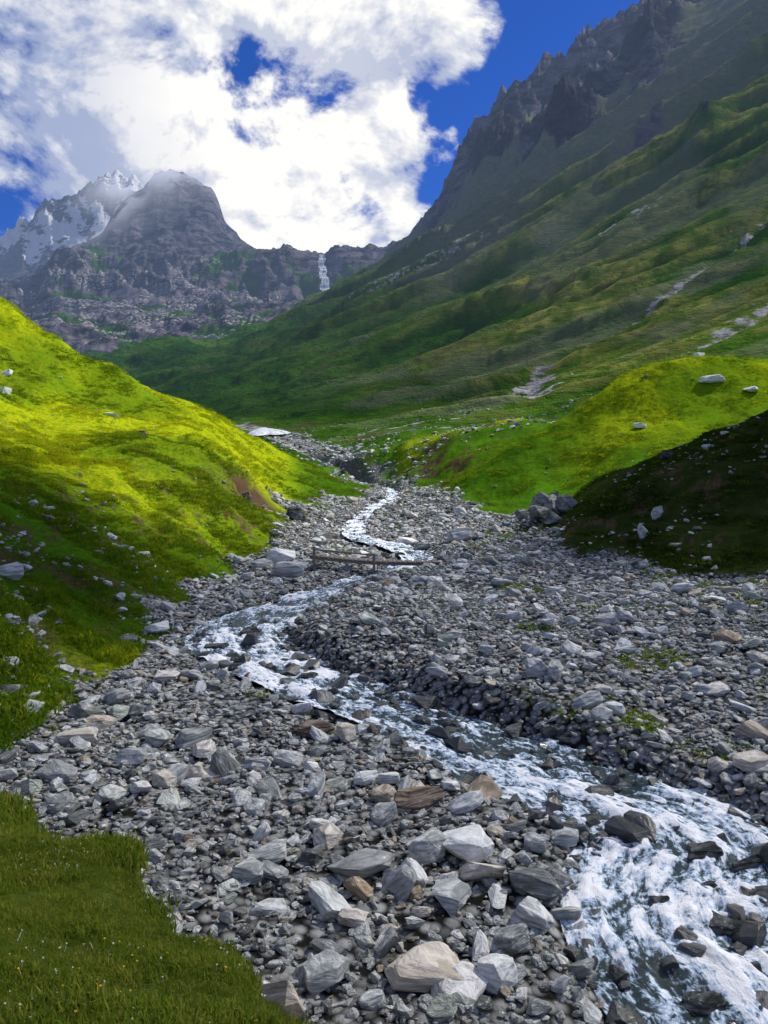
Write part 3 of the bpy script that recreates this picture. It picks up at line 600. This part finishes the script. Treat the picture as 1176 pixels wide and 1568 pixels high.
def gr(n,y0,y1,t0,t1,s0,s1,inbed=False):
    y=np.sqrt(rng.uniform(y0**2,y1**2,n)); x=rng.uniform(t0,t1,n)*y
    if inbed:
        sd,sw,_=stream(x,y); k=(gravel(x,y)>.6)&(patch(x,y)>.60)&(sd>sw+.5)
    else: k=gravel(x,y)<.6
    x=x[k];y=y[k]
    k=np.exp(-(((x+10.6)/1.6)**2+((y-60)/3.5)**2))<.35; x=x[k];y=y[k]
    return x,y,rng.uniform(s0,s1,len(x))*(.45+1.2*sm(.4,.7,fbm(x/2,y/2,3,66)))
A=[gr(24000,12,30,-.62,-.1,.6,1.4),gr(34000,30,62,-.62,-.05,.6,1.3),gr(15000,33,62,.15,.62,.6,1.2),gr(20000,62,115,-.62,-.02,.8,1.6),gr(16000,62,120,.05,.6,.8,1.6),gr(26000,11,60,-.5,.6,.5,1.0,True)]
x=np.concatenate([a[0] for a in A]);y=np.concatenate([a[1] for a in A]);sc=np.concatenate([a[2] for a in A])
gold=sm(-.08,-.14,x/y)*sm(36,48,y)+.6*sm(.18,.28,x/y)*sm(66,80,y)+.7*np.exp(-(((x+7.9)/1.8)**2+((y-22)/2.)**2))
gold=gold*(.15+.85*sm(.38,.62,fbm(x/9,y/14,4,61)))>rng.random(len(x))  # picks tufts that get the painted sunlit colour
hth=(moundshadem(x,y)*.95>rng.random(len(x)))&(gravel(x,y)<.6)  # picks tufts that get the painted shade colour
for nm_,kk,GG in(('hillside_grass',~gold&~hth,G2),('sunlit_hillside_grass',gold&~hth,G3),('shade_toned_grass',hth,G4)):
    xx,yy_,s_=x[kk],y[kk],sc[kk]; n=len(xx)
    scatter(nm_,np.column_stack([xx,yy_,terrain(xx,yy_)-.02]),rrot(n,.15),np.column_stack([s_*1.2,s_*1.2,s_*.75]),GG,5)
def flower(name,col,r0):
    bm=bmesh.new()
    for i in range(6):
        a=i/6*6.283; b0=bm.verts.new((0,0,.045)); b1=bm.verts.new((math.cos(a-.35)*r0,math.sin(a-.35)*r0,.05)); b2=bm.verts.new((math.cos(a)*r0*1.25,math.sin(a)*r0*1.25,.052)); b3=bm.verts.new((math.cos(a+.35)*r0,math.sin(a+.35)*r0,.05)); bm.faces.new((b0,b1,b2,b3))
    p=[bm.verts.new(c) for c in((-.001,0,0),(.001,0,0),(.001,0,.045),(-.001,0,.045))]; bm.faces.new(p)
    me=bpy.data.meshes.new(name); bm.to_mesh(me); bm.free(); m,g=newmat(name+'_petal'); out(g,dbsdf(g,col)); me.materials.append(m); return me
FL=protos('wildflower',[flower('fw',(.7,.75,.6),.0045),flower('fw2',(.7,.75,.6),.004),flower('fw3',(.75,.55,.05),.005),flower('fw4',(.7,.75,.65),.005)])
n=2600; x=rng.uniform(-5,1,n); y=rng.uniform(2.2,8.5,n); k=(gravel(x,y)<.3)&(fbm(x/.9,y/.9,3,99)>.48); x=x[k];y=y[k]; n=len(x)
scatter('wildflowers',np.column_stack([x,y,terrain(x,y)+.008]),rrot(n,.25),np.full((n,3),1.0)*rng.uniform(.8,1.3,(n,1)),FL,4)

# ------------------------------------------------------------------ light, clouds, sky
Sd=Vector((.58,.33,.74)).normalized()
sl=bpy.data.lights.new('sun','SUN'); sl.energy=5.0; sl.angle=math.radians(.53); sl.color=(1,.95,.86); so=bpy.data.objects.new('sun',sl); so.rotation_euler=Sd.to_track_quat('Z','Y').to_euler(); so.location=(0,0,100); C.objects.link(so)
def cloud(name,gc,alt,rx,ry,rz,tr_,seed,rotz=0):
    c=Vector(gc)+Sd*(alt/Sd.z); bm=bmesh.new(); bmesh.ops.create_icosphere(bm,subdivisions=5,radius=1)
    for v in bm.verts:
        k=1+.28*mnoise.fractal(v.co*2.2+Vector((seed,0,0)),1,2,5); v.co=Vector((v.co.x*rx*k,v.co.y*ry*k,v.co.z*rz*k))
    me=bpy.data.meshes.new(name); bm.to_mesh(me); bm.free(); me.polygons.foreach_set('use_smooth',np.ones(len(me.polygons),bool))
    m,g=newmat(name+'_vapour'); df=g.n('ShaderNodeBsdfDiffuse'); df.inputs[0].default_value=(.9,.92,.95,1); tl=g.n('ShaderNodeBsdfTranslucent'); tl.inputs[0].default_value=(.9,.92,.95,1); t_=g.n('ShaderNodeBsdfTransparent')
    m1=g.n('ShaderNodeMixShader'); m1.inputs[0].default_value=.5; g.l(df.outputs[0],m1.inputs[1]); g.l(tl.outputs[0],m1.inputs[2]); m2=g.n('ShaderNodeMixShader'); m2.inputs[0].default_value=tr_; g.l(m1.outputs[0],m2.inputs[1]); g.l(t_.outputs[0],m2.inputs[2]); out(g,m2.outputs[0]); me.materials.append(m)
    ob=bpy.data.objects.new(name,me); ob.location=c; ob.rotation_euler=(0,0,rotz); C.objects.link(ob); return ob
cloud('shadow_cloud',(6,4,-5),520,82,36,13,.77,3,.38)  # unseen cloud placed out of view to shade the foreground
cloud('shadow_cloud',(36,51,-2),560,25,15,5,.12,5,.30)  # small unseen cloud added to darken the near right mound
cloud('shadow_cloud',(-24,27,-2),560,15,15,5,.42,6,.2)  # small unseen cloud added to darken the lower left slope
cloud('shadow_cloud',(330,700,150),1500,480,330,80,.80,9)  # large unseen cloud added to dim the mountainside

w=bpy.data.worlds.new('World'); scene.world=w; w.use_nodes=True; g=N(w.node_tree)
sky=g.n('ShaderNodeTexSky'); sky.sky_type='NISHITA'; sky.sun_disc=False; sky.sun_elevation=math.asin(Sd.z); sky.sun_rotation=math.atan2(Sd.x,Sd.y); sky.altitude=2500; sky.air_density=1.0; sky.dust_density=.3; sky.ozone_density=3
dv=g.n('ShaderNodeTexCoord').outputs['Generated']
skc=g.vmath('SCALE',sky.outputs[0]); skc.node.inputs['Scale'].default_value=.12
hs=g.n('ShaderNodeHueSaturation'); hs.inputs['Saturation'].default_value=1.25; hs.inputs['Value'].default_value=1.0; g.l(skc,hs.inputs['Color'])
skc=g.mix(1,hs.outputs[0],(.6,.66,1.1),'MULTIPLY')
wn=g.noise(dv,3.6,4,.6,0,True)
wv_=g.vmath('MULTIPLY',g.vmath('SUBTRACT',wn,(.5,.5,.5)),(.30,.30,.30))
dw=g.vmath('NORMALIZE',g.vmath('ADD',dv,wv_))
mp=g.n('ShaderNodeMapping'); mp.inputs['Scale'].default_value=(1,1,1.3); mp.inputs['Location'].default_value=(1.3,.2,.7); g.l(dv,mp.inputs[0])
def dens(vec,dt=8): return g.noise(vec,6.0,dt,.60,.2)
nA=dens(mp.outputs[0]); off=g.vmath('ADD',mp.outputs[0],(.020,.0,.032)); nB=dens(off,5)
bias=-.10
def dirv(u,v): return Vector(((u-588)/F,1,(740-v)/F)).normalized()
for u,v,r,wt in [(470,290,400,.75),(640,80,230,.5),(180,250,300,.8),(-60,300,380,1.0),(430,-30,300,.6),(120,-30,240,.9),(660,320,100,.4),(930,80,80,.8),(80,100,105,-1.55),(375,112,85,-1.1),(875,60,200,-1.4),(785,240,140,-1.1),(600,285,60,-.55),(1100,-100,300,-.6),(640,335,45,-.4)]:
    dt=g.vmath('DOT_PRODUCT',dw,tuple(dirv(u,v))); ang=r/F*.95
    bias=g.math('ADD',g.mr(dt,math.cos(ang),1.0,0,wt),bias)
bias=g.math('MINIMUM',g.math('MAXIMUM',bias,-.66),.62)
tot=g.math('ADD',g.math('MULTIPLY',g.math('SUBTRACT',nA,.5),5.4),bias)
msk=g.mr(tot,-.10,.42)
rel=g.math('MULTIPLY',g.math('SUBTRACT',nA,nB),6.5)
den=g.mr(tot,.0,1.2)
sh=g.math('ADD',g.math('ADD',.44,rel),g.math('MULTIPLY',den,.28),clamp=True)
lf=g.mr(g.vmath('DOT_PRODUCT',dw,tuple(dirv(-20,270))),math.cos(.34),1.0)
sh=g.math('SUBTRACT',sh,g.math('MULTIPLY',lf,.45),clamp=True)
br=g.mr(g.vmath('DOT_PRODUCT',dw,tuple(dirv(480,300))),math.cos(.30),1.0,0,.36)
sh=g.math('ADD',sh,br,clamp=True)
cc=g.mix(sh,(.38,.45,.66),(1.02,1.01,.99))
fin=g.mix(msk,skc,cc)
bg=g.n('ShaderNodeBackground'); g.l(fin,bg.inputs[0]); bg.inputs[1].default_value=1.0
o=g.n('ShaderNodeOutputWorld'); g.l(bg.outputs[0],o.inputs[0])
try: w.cycles.sampling_method='MANUAL'; w.cycles.sample_map_resolution=512
except Exception: pass

cam=bpy.data.cameras.new('camera'); cam.sensor_width=36; cam.lens=F/1568*36; cam.shift_y=-44/1568; cam.clip_start=.1; cam.clip_end=20000
co_=bpy.data.objects.new('camera',cam); co_.location=(0,0,0); co_.rotation_euler=(math.pi/2,0,0); C.objects.link(co_); scene.camera=co_
